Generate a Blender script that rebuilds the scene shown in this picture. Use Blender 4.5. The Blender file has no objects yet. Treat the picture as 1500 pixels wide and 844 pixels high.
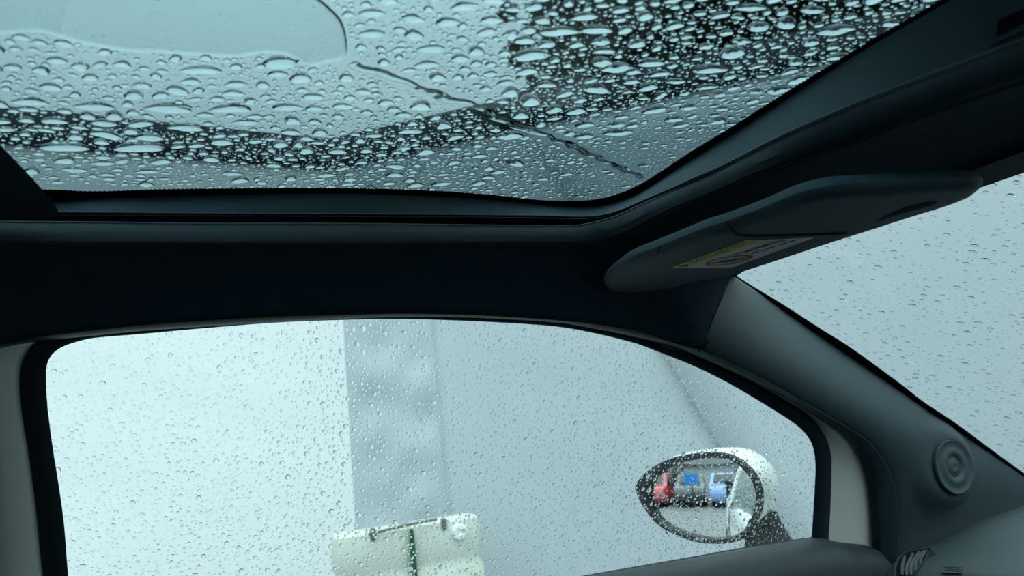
import bpy, bmesh, math, random
import numpy as np
from mathutils import Vector, Matrix
from mathutils.bvhtree import BVHTree

rng = np.random.default_rng(7)
random.seed(7)
scn = bpy.context.scene
COL = scn.collection

# ------------------------------------------------------------------ camera
# car axes: X forward, Y out through the passenger window, Z up; metres; ground z = 0
def nrm(v):
    v = np.array(v, float)
    return v / np.linalg.norm(v)
FPX = 1090.0
CZ = nrm((-600, 5600, -FPX))
CY = np.array((-467, -262.2, -FPX)); CY = nrm(CY - CY.dot(CZ) * CZ)
CX = np.cross(CY, CZ)
CAM = np.array((0.0, 0.0, 1.15))
R = np.array((CX, CY, CZ))                 # camera axes -> world axes
cd = bpy.data.cameras.new('camera')
cam = bpy.data.objects.new('camera', cd); COL.objects.link(cam)
M = Matrix.Identity(4)
for i in range(3):
    for j in range(3):
        M[i][j] = R[i, j]
M.translation = Vector(CAM)
cam.matrix_world = M
cd.sensor_width = 36.0
cd.lens = 36.0 * FPX / 1500.0
cd.clip_start = 0.02
cd.dof.use_dof = True
cd.dof.focus_distance = 0.80
cd.dof.aperture_fstop = 8.0
scn.camera = cam

# ------------------------------------------------------------------ sky, exposure
SKY = 3.75
w = bpy.data.worlds.new('overcast_sky'); scn.world = w; w.use_nodes = True
nt = w.node_tree; nt.nodes.clear()
out = nt.nodes.new('ShaderNodeOutputWorld'); bg = nt.nodes.new('ShaderNodeBackground')
tc = nt.nodes.new('ShaderNodeTexCoord'); sp = nt.nodes.new('ShaderNodeSeparateXYZ')
mr = nt.nodes.new('ShaderNodeMapRange')          # overcast sky: the zenith far brighter than the horizon
mr.inputs['From Min'].default_value = 0.0; mr.inputs['From Max'].default_value = 1.0
mr.inputs['To Min'].default_value = SKY * .13; mr.inputs['To Max'].default_value = SKY
bg.inputs[0].default_value = (0.80, 1.0, 1.03, 1)
nt.links.new(tc.outputs['Generated'], sp.inputs[0]); nt.links.new(sp.outputs['Z'], mr.inputs[0])
nt.links.new(mr.outputs[0], bg.inputs[1])
nt.links.new(bg.outputs[0], out.inputs[0])
vs = scn.view_settings
vs.view_transform = 'Standard'; vs.look = 'None'; vs.exposure = 0.0; vs.gamma = 1.0
vs.use_curve_mapping = False
scn.cycles.max_bounces = 14
scn.cycles.transmission_bounces = 12
scn.cycles.transparent_max_bounces = 24
scn.cycles.diffuse_bounces = 5

# ------------------------------------------------------------------ materials
def material(name, col, rough=0.5, spec=0.5, metal=0.0, var=0.0, vscale=8.0, bump=0.0, bscale=900.0, coat=0.0, col2=None, inner=False):
    m = bpy.data.materials.new(name); m.use_nodes = True
    t = m.node_tree; b = t.nodes['Principled BSDF']
    b.inputs['Roughness'].default_value = rough
    b.inputs['Metallic'].default_value = metal
    b.inputs['Specular IOR Level'].default_value = spec
    b.inputs['Coat Weight'].default_value = coat
    if inner: col = tuple(x * k for x, k in zip(col, (0.52, 1.0, 1.2)))
    c = t.nodes.new('ShaderNodeTexCoord')
    n = t.nodes.new('ShaderNodeTexNoise'); n.inputs['Scale'].default_value = vscale; n.inputs['Detail'].default_value = 6
    t.links.new(c.outputs['Object'], n.inputs['Vector'])
    r = t.nodes.new('ShaderNodeValToRGB')
    c2 = col2 if col2 else tuple(max(0, x * (1 - var)) for x in col)
    r.color_ramp.elements[0].position = 0.35; r.color_ramp.elements[0].color = (*c2, 1)
    r.color_ramp.elements[1].position = 0.65; r.color_ramp.elements[1].color = (*col, 1)
    t.links.new(n.outputs['Fac'], r.inputs[0]); t.links.new(r.outputs[0], b.inputs['Base Color'])
    if bump > 0:
        n2 = t.nodes.new('ShaderNodeTexNoise'); n2.inputs['Scale'].default_value = bscale; n2.inputs['Detail'].default_value = 3
        t.links.new(c.outputs['Object'], n2.inputs['Vector'])
        bp = t.nodes.new('ShaderNodeBump'); bp.inputs['Strength'].default_value = bump; bp.inputs['Distance'].default_value = 0.001
        t.links.new(n2.outputs['Fac'], bp.inputs['Height']); t.links.new(bp.outputs[0], b.inputs['Normal'])
    return m

def pane_material(name, tint, rough=0.0):
    m = bpy.data.materials.new(name); m.use_nodes = True
    t = m.node_tree; t.nodes.clear()
    o = t.nodes.new('ShaderNodeOutputMaterial')
    tr = t.nodes.new('ShaderNodeBsdfTransparent'); tr.inputs[0].default_value = (*[math.sqrt(x) for x in tint], 1)
    gl = t.nodes.new('ShaderNodeBsdfGlossy'); gl.inputs['Roughness'].default_value = rough
    gl.inputs[0].default_value = (0.9, 0.95, 0.95, 1)
    fr = t.nodes.new('ShaderNodeFresnel'); fr.inputs[0].default_value = 1.4
    ge = t.nodes.new('ShaderNodeNewGeometry')
    inv = t.nodes.new('ShaderNodeMath'); inv.operation = 'SUBTRACT'; inv.inputs[0].default_value = 1.0
    mu = t.nodes.new('ShaderNodeMath'); mu.operation = 'MULTIPLY'
    mx = t.nodes.new('ShaderNodeMixShader')
    t.links.new(ge.outputs['Backfacing'], inv.inputs[1]); t.links.new(fr.outputs[0], mu.inputs[0]); t.links.new(inv.outputs[0], mu.inputs[1])
    t.links.new(mu.outputs[0], mx.inputs[0]); t.links.new(tr.outputs[0], mx.inputs[1]); t.links.new(gl.outputs[0], mx.inputs[2])
    t.links.new(mx.outputs[0], o.inputs[0])
    return m

def water_material():
    m = bpy.data.materials.new('rain_water'); m.use_nodes = True
    t = m.node_tree; t.nodes.clear()
    o = t.nodes.new('ShaderNodeOutputMaterial')
    g = t.nodes.new('ShaderNodeBsdfGlass'); g.inputs['IOR'].default_value = 1.33; g.inputs['Roughness'].default_value = 0.0
    g.inputs[0].default_value = (0.97, 1, 1, 1)
    t.links.new(g.outputs[0], o.inputs[0])
    return m

MAT = dict(
    headliner=material('headliner_fabric', (0.027, 0.032, 0.040), inner=True, rough=0.95, spec=0.15, var=0.15, vscale=60, bump=0.35, bscale=1800),
    roll=material('roof_edge_trim_plastic', (0.024, 0.029, 0.032), inner=True, rough=0.55, spec=0.4, var=0.12, vscale=30, bump=0.25, bscale=1500),
    highlight=material('trim_edge_highlight', (0.11, 0.12, 0.125), 0.4, 0.5, inner=True),  # paler than the trim: edge highlights put into the colour
    recess=material('roof_recess_plastic', (0.056, 0.060, 0.063), inner=True, rough=0.6, spec=0.35, var=0.08, vscale=20, bump=0.08, bscale=1200),
    black=material('black_rubber', (0.015, 0.019, 0.023), inner=True, rough=0.7, spec=0.25, var=0.2, vscale=20, bump=0.1, bscale=900),
    frit=material('black_ceramic_frit', (0.003, 0.004, 0.005), 0.8, 0.1, var=0.2),
    seal=material('door_opening_rubber', (0.028, 0.033, 0.037), inner=True, rough=0.5, spec=0.4, var=0.12, vscale=25, bump=0.1, bscale=1000),
    pillar=material('pillar_plastic', (0.050, 0.050, 0.050), inner=True, rough=0.6, spec=0.4, var=0.08, vscale=40, bump=0.3, bscale=1600),
    dash=material('dashboard_plastic', (0.042, 0.041, 0.040), inner=True, rough=0.55, spec=0.45, var=0.12, vscale=80, bump=0.45, bscale=1400),
    doorcap=material('door_trim_plastic', (0.026, 0.027, 0.027), inner=True, rough=0.55, spec=0.4, var=0.1, vscale=50, bump=0.3, bscale=1500),
    paint=material('white_car_paint', (0.86, 0.88, 0.85), 0.3, 0.5, var=0.03, vscale=3, coat=0.5),
    visor=material('visor_vinyl', (0.045, 0.053, 0.058), inner=True, rough=0.65, spec=0.35, var=0.1, vscale=40, bump=0.3, bscale=1500),
    dark=material('black_gap', (0.004, 0.005, 0.006), 0.8, 0.1, var=0.1),
    slat=material('vent_slat_plastic', (0.11, 0.13, 0.145), 0.4, 0.5, var=0.1, vscale=30),
    yellow=material('label_yellow', (0.55, 0.50, 0.12), 0.6, 0.3, var=0.05),
    white=material('label_white', (0.55, 0.57, 0.60), 0.6, 0.3, var=0.05),
    red=material('label_red', (0.45, 0.05, 0.04), 0.6, 0.3, var=0.05),
    ink=material('label_ink', (0.03, 0.03, 0.03), 0.6, 0.3, var=0.05),
    tanpic=material('label_tan', (0.28, 0.20, 0.10), 0.6, 0.3, var=0.05),
    mirror=material('mirror_silver', (0.86, 0.9, 0.9), 0.01, 0.5, metal=1.0),
    rim=material('mirror_rim_plastic', (0.02, 0.023, 0.025), 0.5, 0.4, var=0.1, vscale=30),
    tentwhite=material('white_tent_fabric', (0.87, 0.90, 0.91), 0.7, 0.2, var=0.03, vscale=1.2, bump=0.05, bscale=200),  # brighter light on this wall put into a whiter base than the tarp's
    tarp=material('grey_tarp_fabric', (0.50, 0.555, 0.595), 0.65, 0.25, var=0.05, vscale=1.5, bump=0.08, bscale=200),
    tarp2=material('pale_grey_tarp_fabric', (0.495, 0.548, 0.588), 0.65, 0.25, var=0.04, vscale=1.5, bump=0.08, bscale=200),
    gutter=material('dark_gutter_metal', (0.040, 0.047, 0.052), 0.5, 0.4, var=0.15, vscale=5),
    tank=material('beige_plastic_tank', (0.68, 0.71, 0.66), 0.5, 0.3, var=0.12, vscale=5, col2=(0.62, 0.64, 0.54)),
    grip_shadow=material('dark_grip_and_shadow_gap', (0.16, 0.17, 0.14), 0.7, 0.2, var=0.2, vscale=20),  # also colours the shadow gap line along the tank tops
    cap=material('white_plastic_cap', (0.86, 0.88, 0.86), 0.45, 0.4, var=0.03),
    strap=material('green_strap', (0.03, 0.13, 0.06), 0.7, 0.2, var=0.3, vscale=30),
    asphalt=material('wet_asphalt', (0.19, 0.20, 0.20), 0.45, 0.5, var=0.25, vscale=3, bump=0.3, bscale=120),
    bark=material('tree_bark', (0.05, 0.042, 0.03), 0.9, 0.2, var=0.4, vscale=15, bump=0.4, bscale=60),
    leaf=material('tree_leaf', (0.085, 0.110, 0.062), 0.6, 0.3, var=0.5, vscale=2.5),
    redcar=material('red_car_paint', (0.55, 0.05, 0.07), 0.3, 0.5, coat=0.5),
    bluecar=material('pale_blue_car_paint', (0.22, 0.34, 0.70), 0.3, 0.5, coat=0.5),
    darkcar=material('dark_grey_car_paint', (0.06, 0.065, 0.07), 0.3, 0.5, coat=0.5),
    bluesign=material('bright_blue_board', (0.02, 0.22, 0.62), 0.4, 0.4),
    carglass=material('dark_car_glass', (0.02, 0.03, 0.035), 0.08, 0.5),
    tyre=material('tyre_rubber', (0.015, 0.015, 0.016), 0.8, 0.2),
    hubmetal=material('wheel_alloy', (0.5, 0.5, 0.5), 0.35, 0.5, metal=0.8),
    hedge=material('hedge_leaf', (0.05, 0.09, 0.06), 0.7, 0.3, var=0.5, vscale=4),
    shed=material('grey_shed_wall', (0.5, 0.53, 0.52), 0.7, 0.2, var=0.1),
    carpet=material('car_floor_carpet', (0.02, 0.022, 0.024), 0.95, 0.1, var=0.2, vscale=60),
)
MAT['roofglass'] = pane_material('tinted_roof_glass', (0.198, 0.266, 0.280))
MAT['sideglass'] = pane_material('side_window_glass', (0.86, 0.90, 0.89))
MAT['water'] = water_material()

# ------------------------------------------------------------------ helpers
def ray(px, py):
    d = nrm((px - 750.0, 422.0 - py, -FPX))
    return np.array((d @ CX, d @ CY, d @ CZ))
def at(px, py, t): return CAM + ray(px, py) * t
def onz(px, py, z):
    d = ray(px, py); return CAM + d * (z - CAM[2]) / d[2]
def onx(px, py, x):
    d = ray(px, py); return CAM + d * (x - CAM[0]) / d[0]
def ony(px, py, y):
    d = ray(px, py); return CAM + d * (y - CAM[1]) / d[1]
def onplane(px, py, p, n):
    d = ray(px, py); return CAM + d * (np.dot(np.array(p) - CAM, n) / np.dot(d, n))
WN = nrm((0.06, 1, 0.43))                     # outward normal of the side window
def onwin(px, py, off=0.0):                   # off metres inside the glass
    return onplane(px, py, np.array((0, .92, 1.02)) - WN * off, WN)
def wsx(y, z, off=0.0): return 0.712 - 0.12 * (y - .3) ** 2 + 1.73 * (1.33 - z) - off
def onws(px, py, off=0.0):
    d = ray(px, py); lo, hi = 0.2, 4.0
    for _ in range(50):
        t = (lo + hi) / 2; p = CAM + d * t
        if p[0] < wsx(p[1], p[2], off): lo = t
        else: hi = t
    return CAM + d * lo

def smooth(pts, sub=8):
    P = np.array(pts, float); P = np.vstack([2 * P[0] - P[1], P, 2 * P[-1] - P[-2]]); o = []
    for i in range(1, len(P) - 2):
        p0, p1, p2, p3 = P[i - 1:i + 3]
        for k in range(sub):
            t = k / sub
            o.append(.5 * ((2 * p1) + (-p0 + p2) * t + (2 * p0 - 5 * p1 + 4 * p2 - p3) * t * t + (-p0 + 3 * p1 - 3 * p2 + p3) * t ** 3))
    o.append(P[-2]); return np.array(o)
def resample(P, n):
    P = np.array(P, float); s = np.r_[0, np.cumsum(np.linalg.norm(np.diff(P, axis=0), axis=1))]
    u = np.linspace(0, s[-1], n)
    return np.stack([np.interp(u, s, P[:, k]) for k in range(P.shape[1])], 1)
def path(pts, n=80, sm=True): return resample(smooth(pts) if sm else pts, n)

def mesh(name, verts, faces, mat, parent=None, sm=True):
    me = bpy.data.meshes.new(name)
    me.from_pydata([tuple(map(float, v)) for v in verts], [], [tuple(map(int, f)) for f in faces])
    me.update()
    bm = bmesh.new(); bm.from_mesh(me); bmesh.ops.recalc_face_normals(bm, faces=bm.faces[:]); bm.to_mesh(me); bm.free()
    if sm:
        me.polygons.foreach_set('use_smooth', [True] * len(me.polygons))
        try: me.set_sharp_from_angle(angle=math.radians(40))
        except Exception: pass
    me.materials.append(MAT[mat] if isinstance(mat, str) else mat)
    o = bpy.data.objects.new(name, me); COL.objects.link(o)
    if parent is not None:
        o.parent = parent
    return o
def tag(o, label=None, cat=None, group=None, kind=None):
    if label: o['label'] = label
    if cat: o['category'] = cat
    if group: o['group'] = group
    if kind: o['kind'] = kind
    return o
def empty(name, loc=(0, 0, 0)):
    o = bpy.data.objects.new(name, None); COL.objects.link(o); o.empty_display_size = 0.05
    o.location = (0, 0, 0)
    return o
def loft(name, lines, mat, parent=None, thick=0.0, closed=False, mirror=False, sm=True, ring=False):
    L = [np.array(l, float) for l in lines]; n = len(L[0]); m = len(L)
    V = np.vstack(L); F = []
    rows = range(m if ring else m - 1)
    for i in rows:
        a, b = i, (i + 1) % m
        for j in range(n if closed else n - 1):
            k = (j + 1) % n
            F.append((a * n + j, a * n + k, b * n + k, b * n + j))
    if mirror:
        V2 = V.copy(); V2[:, 1] = 0.36 - V2[:, 1]; c = len(V)
        F += [tuple(x + c for x in f[::-1]) for f in F]; V = np.vstack([V, V2])
    o = mesh(name, V, F, mat, parent, sm)
    if thick:
        md = o.modifiers.new('thickness', 'SOLIDIFY'); md.thickness = thick; md.offset = 0
    return o
def box(name, lo, hi, mat, parent=None, bev=0.0):
    lo = np.array(lo, float); hi = np.array(hi, float)
    V = [(x, y, z) for x in (lo[0], hi[0]) for y in (lo[1], hi[1]) for z in (lo[2], hi[2])]
    F = [(0, 1, 3, 2), (4, 6, 7, 5), (0, 4, 5, 1), (2, 3, 7, 6), (0, 2, 6, 4), (1, 5, 7, 3)]
    o = mesh(name, V, F, mat, parent, False)
    if bev:
        b = o.modifiers.new('edge', 'BEVEL'); b.width = bev; b.segments = 3
    return o
def prism(name, pts, off, mat, parent=None, sm=False):
    """closed outline (N x 3) extruded by the vector off"""
    P = np.array(pts, float); n = len(P); V = np.vstack([P, P + np.array(off)])
    F = [tuple(range(n)), tuple(range(2 * n - 1, n - 1, -1))] + [(i, (i + 1) % n, n + (i + 1) % n, n + i) for i in range(n)]
    return mesh(name, V, F, mat, parent, sm)
def tube(name, pts, rad, mat, parent=None, seg=10):
    P = np.array(pts, float); n = len(P); rad = np.full(n, rad) if np.isscalar(rad) else np.array(rad)
    V = []; F = []
    for i in range(n):
        d = nrm(P[min(i + 1, n - 1)] - P[max(i - 1, 0)])
        a = np.cross(d, (0.13, 0.27, 1.0) if abs(d[2]) < .9 else (1, 0, 0)); a = nrm(a); b = np.cross(d, a)
        for k in range(seg):
            q = 2 * math.pi * k / seg
            V.append(P[i] + rad[i] * (math.cos(q) * a + math.sin(q) * b))
    for i in range(n - 1):
        for k in range(seg):
            F.append((i * seg + k, i * seg + (k + 1) % seg, (i + 1) * seg + (k + 1) % seg, (i + 1) * seg + k))
    F.append(tuple(range(seg))); F.append(tuple(range((n - 1) * seg, n * seg)))
    return mesh(name, V, F, mat, parent)
def lathe(name, prof, c, n, mat, parent=None, seg=48, up=(0, 0, 1)):
    n = nrm(n); u = nrm(np.cross(up, n)); v = np.cross(n, u); V = []; F = []; m = len(prof)
    for r, h in prof:
        for k in range(seg):
            q = 2 * math.pi * k / seg
            V.append(np.array(c) + n * h + r * (math.cos(q) * u + math.sin(q) * v))
    for i in range(m - 1):
        for k in range(seg):
            F.append((i * seg + k, i * seg + (k + 1) % seg, (i + 1) * seg + (k + 1) % seg, (i + 1) * seg + k))
    F.append(tuple(range(seg))); F.append(tuple(range((m - 1) * seg, m * seg)))
    return mesh(name, V, F, mat, parent)
def bvh(o):
    me = o.data
    return BVHTree.FromPolygons([tuple(v.co) for v in me.vertices], [tuple(p.vertices) for p in me.polygons])
def hit(tree, px, py):
    d = ray(px, py); p, n, i, t = tree.ray_cast(Vector(CAM), Vector(d))
    if p is None: return None, None
    n = np.array(n)
    if n @ d > 0: n = -n
    return np.array(p), n

# ================================================================== THE CAR SHELL (the room)
L0PX = [(-150, 281), (0, 278), (80, 278), (120, 280), (160, 280), (200, 278.5), (260, 277), (400, 275.5), (528, 276), (645, 280), (724, 286),
        (760, 290), (800, 293.7), (840, 294.5), (870, 292.5), (900, 286), (930, 274), (950, 263), (970, 250), (990, 237), (1010, 223.5),
        (1090, 174.5), (1184, 115), (1279, 57), (1385, -4), (1500, -75), (1700, -198)]
def cut(P, y=0.18):                             # keep what lies left of the car's centre line
    P = np.array(P); k = np.argmax(P[:, 1] < y) if (P[:, 1] < y).any() else len(P)
    P = P[:k]
    q = P[-1].copy(); q[1] = y
    return np.vstack([P, q])
def loop(px, z, n, x0=-0.95, sm=True, zf=None):
    def zz(a):                                  # the trim sits a little lower along the front than along the side
        if zf is None: return z
        t = min(1, max(0, (a - 820) / 200.0)); t = t * t * (3 - 2 * t)
        return z * (1 - t) + zf * t
    P = np.array([onz(a, b, zz(a)) for a, b in (smooth(px) if sm else px)])
    P = P[P[:, 0] > -0.13]; P = cut(P)
    q = P[0].copy(); q[0] = x0
    return resample(np.vstack([q, P]), n)

# roof glass ---------------------------------------------------------
ZG = 1.400
rg = box('window_1', (-0.95, -0.41, ZG), (0.55, 0.77, ZG + 0.004), 'roofglass')
tag(rg, 'tinted glass roof panel covered in rain', kind='structure')
edge = loop(L0PX, ZG - 0.0012, 1000)
tang = np.gradient(edge, axis=0); nin = np.stack([tang[:, 1], -tang[:, 0], 0 * tang[:, 0]], 1)
nin /= np.linalg.norm(nin, axis=1)[:, None]
ctr = np.array((0.1, 0.3, 0)); s = np.sign(((ctr - edge) * nin).sum(1)); s[s == 0] = 1
nin *= s[:, None]
teeth = edge + nin * np.where(np.arange(len(edge)) % 2 == 0, 0.0014, -0.0008)[:, None]
outer = edge - nin * 0.05
outer[:, 0] = np.minimum(outer[:, 0], 0.547); outer[:, 1] = np.minimum(outer[:, 1], 0.766)
loft('frit_border', [teeth, outer], 'frit', rg, mirror=True, sm=False)

# aperture surround ---------------------------------------------------
ceil_root = None
L4PX = [(-300, 356), (0, 356), (160, 357), (500, 357), (760, 357.4), (840, 357.8), (870, 355), (900, 349), (930, 338), (960, 322), (995, 304), (1060, 278),
        (1100, 260), (1184, 230), (1251, 207), (1326, 178), (1500, 119), (1600, 85), (1800, 17), (2000, -51)]
L3PX = [(-300, 325), (80, 326), (300, 328), (500, 328), (760, 331), (830, 331.5), (860, 328.5), (900, 318), (940, 300), (980, 282), (1020, 263.6),
        (1060, 246), (1137, 206), (1232, 163.5), (1326, 126), (1500, 59), (1600, 20), (1800, -58), (2000, -136)]
N = 160
l3 = loop(L3PX, 1.365, N, zf=1.359); l4 = loop(L4PX, 1.345, N, zf=1.340)
def between(a, b, t, dz=0.0, inw=0.0):
    P = a * (1 - t) + b * t; P[:, 2] += dz
    if inw:
        tg = np.gradient(P, axis=0); q = np.stack([tg[:, 1], -tg[:, 0], 0 * tg[:, 0]], 1); q /= np.linalg.norm(q, axis=1)[:, None] + 1e-9
        sg = np.sign(((np.array((0.1, 0.3, 0)) - P) * q).sum(1)); P = P + q * (sg * inw)[:, None]
    return P
# headliner: from l4 out to the door seal, the A-pillar seam and the windscreen header
SEAL_UP = [(-60, 513), (0, 503), (60, 490), (120, 483), (200, 474), (300, 467), (400, 461), (587, 456.5), (693, 458.7), (799, 465), (860, 471), (932, 481.6),
           (1008, 507), (1068, 532), (1128, 562), (1176, 589), (1224.6, 617), (1272.6, 648), (1297, 680), (1308.5, 706), (1314, 742), (1315.6, 792), (1314, 830), (1312, 880)]
SEAL_LO = [(-60, 528), (0, 511), (46, 499), (60, 497), (140, 489), (200, 483), (300, 476), (400, 470), (533, 463.5), (600, 462), (693, 463), (799, 469), (860, 477), (975, 502),
           (1032, 524), (1104, 557), (1152, 584), (1200, 614), (1233, 637), (1254, 662), (1269, 695), (1276, 742), (1279, 790), (1281, 821), (1283, 880)]
side = [onwin(x, y + 2, 0.036) for x, y in SEAL_UP if 0 <= x < 1010]
seam_px = [(1027, 511), (1039, 497), (1052, 468), (1064, 435), (1072, 407)]
ta = np.linalg.norm(onwin(1027, 511, 0.036) - CAM); tb = np.linalg.norm(onws(1072, 407, 0.006) - CAM)
seam = [at(x, y, ta + (tb - ta) * ((511 - y) / 104.0) ** 1.5) for x, y in seam_px]
hdr = []
for yy in (0.74, 0.66, 0.58, 0.5, 0.42, 0.36, 0.30, 0.24, 0.18):
    hdr.append(np.array((wsx(yy, 1.334, 0.004), yy, 1.334)))
q = side[0].copy(); q[0] = -0.95
outer = np.vstack([q, side, seam, hdr])
# match the parameters of inner and outer loop at the front corner
def split_match(P, key, n1, n2):
    k = int(np.argmin(np.linalg.norm(P - key, axis=1)))
    return np.vstack([resample(P[:k + 1], n1), resample(P[k:], n2)[1:]])
ci = l4[np.argmin(np.linalg.norm(l4 - onz(915, 344, 1.344), axis=1))]
hi_ = split_match(l4, ci, 100, 61); ho_ = split_match(outer, seam[0], 100, 61)
def mixl(t, dz): 
    P = hi_ * (1 - t) + ho_ * t; P[:, 2] += dz; return P
ceil_ = loft('ceiling', [hi_, mixl(.06, .004), mixl(.25, .010), mixl(.5, .013), mixl(.75, .010), mixl(.93, .003), ho_], 'headliner', None, thick=0.003, mirror=True)
tag(ceil_, 'dark headliner framing the roof opening', kind='structure')
tube('seam_gap', resample(smooth([at(1073, 402, tb - .004)] + [p_ + nrm(CAM - p_) * .002 for p_ in seam] + [at(1024, 515, ta - .004)]), 30), .0011, 'dark', ceil_, 6)
# rolled edge
loft('rolled_edge_trim', [between(l3, l4, 0.0, 0, -0.012), l3, between(l3, l4, .2, .000, .004), between(l3, l4, .5, -.003, .007), between(l3, l4, .8, -.003, .005), l4, between(l4, l4, 0, .004, -.006)],
     'roll', ceil_, mirror=True)
# recessed wall under the glass
TOPPX = [(-150, 302), (88, 294), (140, 291), (200, 289), (300, 287), (450, 284.6), (528, 285), (645, 289), (724, 294), (800, 301), (850, 303), (890, 299), (930, 286), (955, 272),
         (1010, 236), (1090, 186), (1184, 126), (1279, 67), (1385, 6), (1500, -64), (1700, -186)]
BOTPX = [(-150, 310), (88, 310.5), (300, 312), (528, 313), (760, 315), (850, 317), (885, 314), (915, 305), (945, 292), (980, 277), (1020, 259), (1060, 241.6), (1137, 202), (1232, 159.5), (1326, 122), (1500, 55), (1600, 16), (1800, -62), (2000, -140)]
wt = loop(TOPPX, 1.396, N); wb = loop(BOTPX, 1.377, N, zf=1.3605)
loft('recess_wall', [between(wt, wt, 0, .003, -.01), wt, between(wt, wb, .5), wb, between(wb, wb, 0, -.0006, -.004)], 'recess', ceil_, thick=0.0015, mirror=True)
gapm = between(wb, l3, .5, 0, -.035)
loft('recess_gap', [between(wb, wb, 0, -.001, -.006), gapm, between(l3, l3, 0, .0005, -.010)], 'dark', ceil_, mirror=True)
lg1 = between(wb, l3, .22, 0, -.004)
loft('recess_ledge', [between(wb, wb, 0, -.0012, -.005), lg1, between(lg1, lg1, 0, -.001, -.012)], 'roll', ceil_, mirror=True)
def edge_bead(nm, P, rad, mat):  # thin beads added to draw the bright highlight lines on the trim edges
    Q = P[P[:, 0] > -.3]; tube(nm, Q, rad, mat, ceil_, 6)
edge_bead('highlight_bead', between(l3, l3, 0, .0002, .0006), .0007, 'highlight')
edge_bead('highlight_bead', between(l4, l4, 0, 0, .0004), .0006, 'roll')
edge_bead('highlight_bead', between(wb, wb, 0, -.0004, .0008), .0006, 'highlight')
# slot in the front recess wall
sc_ = [onz(x, y, 1.3865) for x, y in ((1452, 38), (1500, 14), (1560, -14), (1560, 44), (1500, 72), (1456, 88))]
wallx = 0.4985
def onw(px, py):                                # the front recess wall, leaning slightly
    return onplane(px, py, (wb[-8][0], wb[-8][1], wb[-8][2]), nrm(np.cross(wb[-8] - wb[-16], wt[-8] - wb[-8])))
fr = [onw(x, y) for x, y in ((1455, 30), (1461, 26), (1520, -1), (1580, -28), (1580, 10), (1520, 38), (1459, 68), (1455, 70))]
nf = nrm((-1, 0.0, 0.15))
slot = prism('slot_frame', np.array(fr) + nf * 0.0035, -nf * 0.002, 'recess', ceil_)
fr2 = [onw(x, y) for x, y in ((1471, 32), (1520, 10), (1580, -18), (1580, 2), (1520, 28), (1468, 55))]
prism('slot_opening', np.array(fr2) + nf * 0.0052, -nf * 0.002, 'dark', slot)
tube('slot_lip', [onw(1468, 62) + nf * .004, onw(1580, 13) + nf * .004], 0.0014, 'roll', slot)

# rear cross bar of the roof opening (roller blind bar)
ZB = 1.362
ed = np.array([onz(x, y, ZB) for x, y in ((0, 212), (28, 241), (56, 271), (74, 292), (83, 304), (86, 311), (84, 317))])
ed = np.vstack([(ed[0][0] - .006, -.36, ZB), ed])
prof = [(-0.050, 0.036), (-0.022, 0.016), (-0.009, 0.006), (0.0, 0.0), (-0.006, -0.002), (-0.05, -0.003), (-0.3, -0.002), (-0.82, 0.0), (-0.83, 0.03)]
bl = [np.stack([ed[:, 0] + dx, ed[:, 1], ed[:, 2] + dz], 1) for dx, dz in prof]
bar = loft('roof_blind_bar', bl, 'headliner', ceil_, thick=0.0)
mesh('bar_end', [l[-1] for l in bl], [tuple(range(len(bl)))], 'headliner', bar, False)

# ------------------------------------------------------------------ the passenger door
GPX = [(124, 1010), (108, 900), (100, 844), (94, 769), (86, 711), (77, 654), (71, 608), (68.5, 584), (67.5, 550), (69, 534), (76, 520), (90, 509), (112, 501), (140, 495), (200, 490), (260, 484.5),
       (300, 481), (400, 473), (496, 469), (587, 467.5), (693, 470.7), (799, 477), (860, 486), (927, 502), (960, 514), (1020, 538), (1068, 562), (1104, 583), (1140, 605),
       (1164, 621), (1181, 637), (1191, 656), (1194.5, 683), (1193, 720), (1189, 788), (1186, 850)]
OPX = [(94, 1010), (76, 900), (64, 844), (54, 749), (44, 671), (34, 610), (30, 570), (31, 540), (37, 522), (46, 508), (56, 499), (90, 494), (140, 489.5), (200, 484), (300, 477), (400, 471),
       (496, 465.5), (587, 463), (693, 464), (799, 470), (860, 478), (927, 491), (960, 502), (1032, 527), (1104, 560.6), (1152, 588), (1188, 612), (1207.6, 637), (1216.6, 662),
       (1218, 691), (1216.6, 742), (1213.7, 792), (1210, 850)]
def seg_match(px, keys, ns):
    P = smooth(px); idx = [0] + [int(np.argmin(np.linalg.norm(P - np.array(k), axis=1))) for k in keys] + [len(P) - 1]
    o = [resample(P[a:b + 1], n)[(1 if i else 0):] for i, (a, b, n) in enumerate(zip(idx[:-1], idx[1:], ns))]
    return np.vstack(o)
gp = seg_match(GPX, [(67.5, 550), (140, 495), (693, 470.7), (1140, 605), (1194.5, 683)], (20, 24, 40, 40, 24, 16))
op = seg_match(OPX, [(30, 560), (90, 494), (693, 464), (1175, 603), (1218, 691)], (20, 24, 40, 40, 24, 16))
door = empty('door_1'); tag(door, 'white painted car door with black window seal', kind='structure')
W = lambda px, off: np.array([onwin(x, y, off) for x, y in px])
loft('window_seal', [W(gp, -.001), W(gp, .009), W(gp * .72 + op * .28, .013), W(gp * .3 + op * .7, .014), W(op, .010), W(op, -.002), W(op + (op - gp) / np.linalg.norm(op - gp, axis=1)[:, None] * 16, -.004)], 'black', door)
# side window pane
mid = gp * .5 + op * .5
pts = [onwin(x, y, -.0005) for x, y in mid]
a0, a1 = pts[0], pts[-1]
pts = pts + [np.array((a1[0], a1[1] + .03, a1[2] - .06)), np.array((a0[0], a0[1] + .03, a0[2] - .06))]
pts = np.array(pts); pts -= (((pts - np.array((0, .92, 1.02))) @ WN) - .001)[:, None] * WN
w2 = prism('window_2', pts, WN * 0.004, 'sideglass')
tag(w2, 'passenger side window glass beaded with rain', kind='structure')
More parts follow.
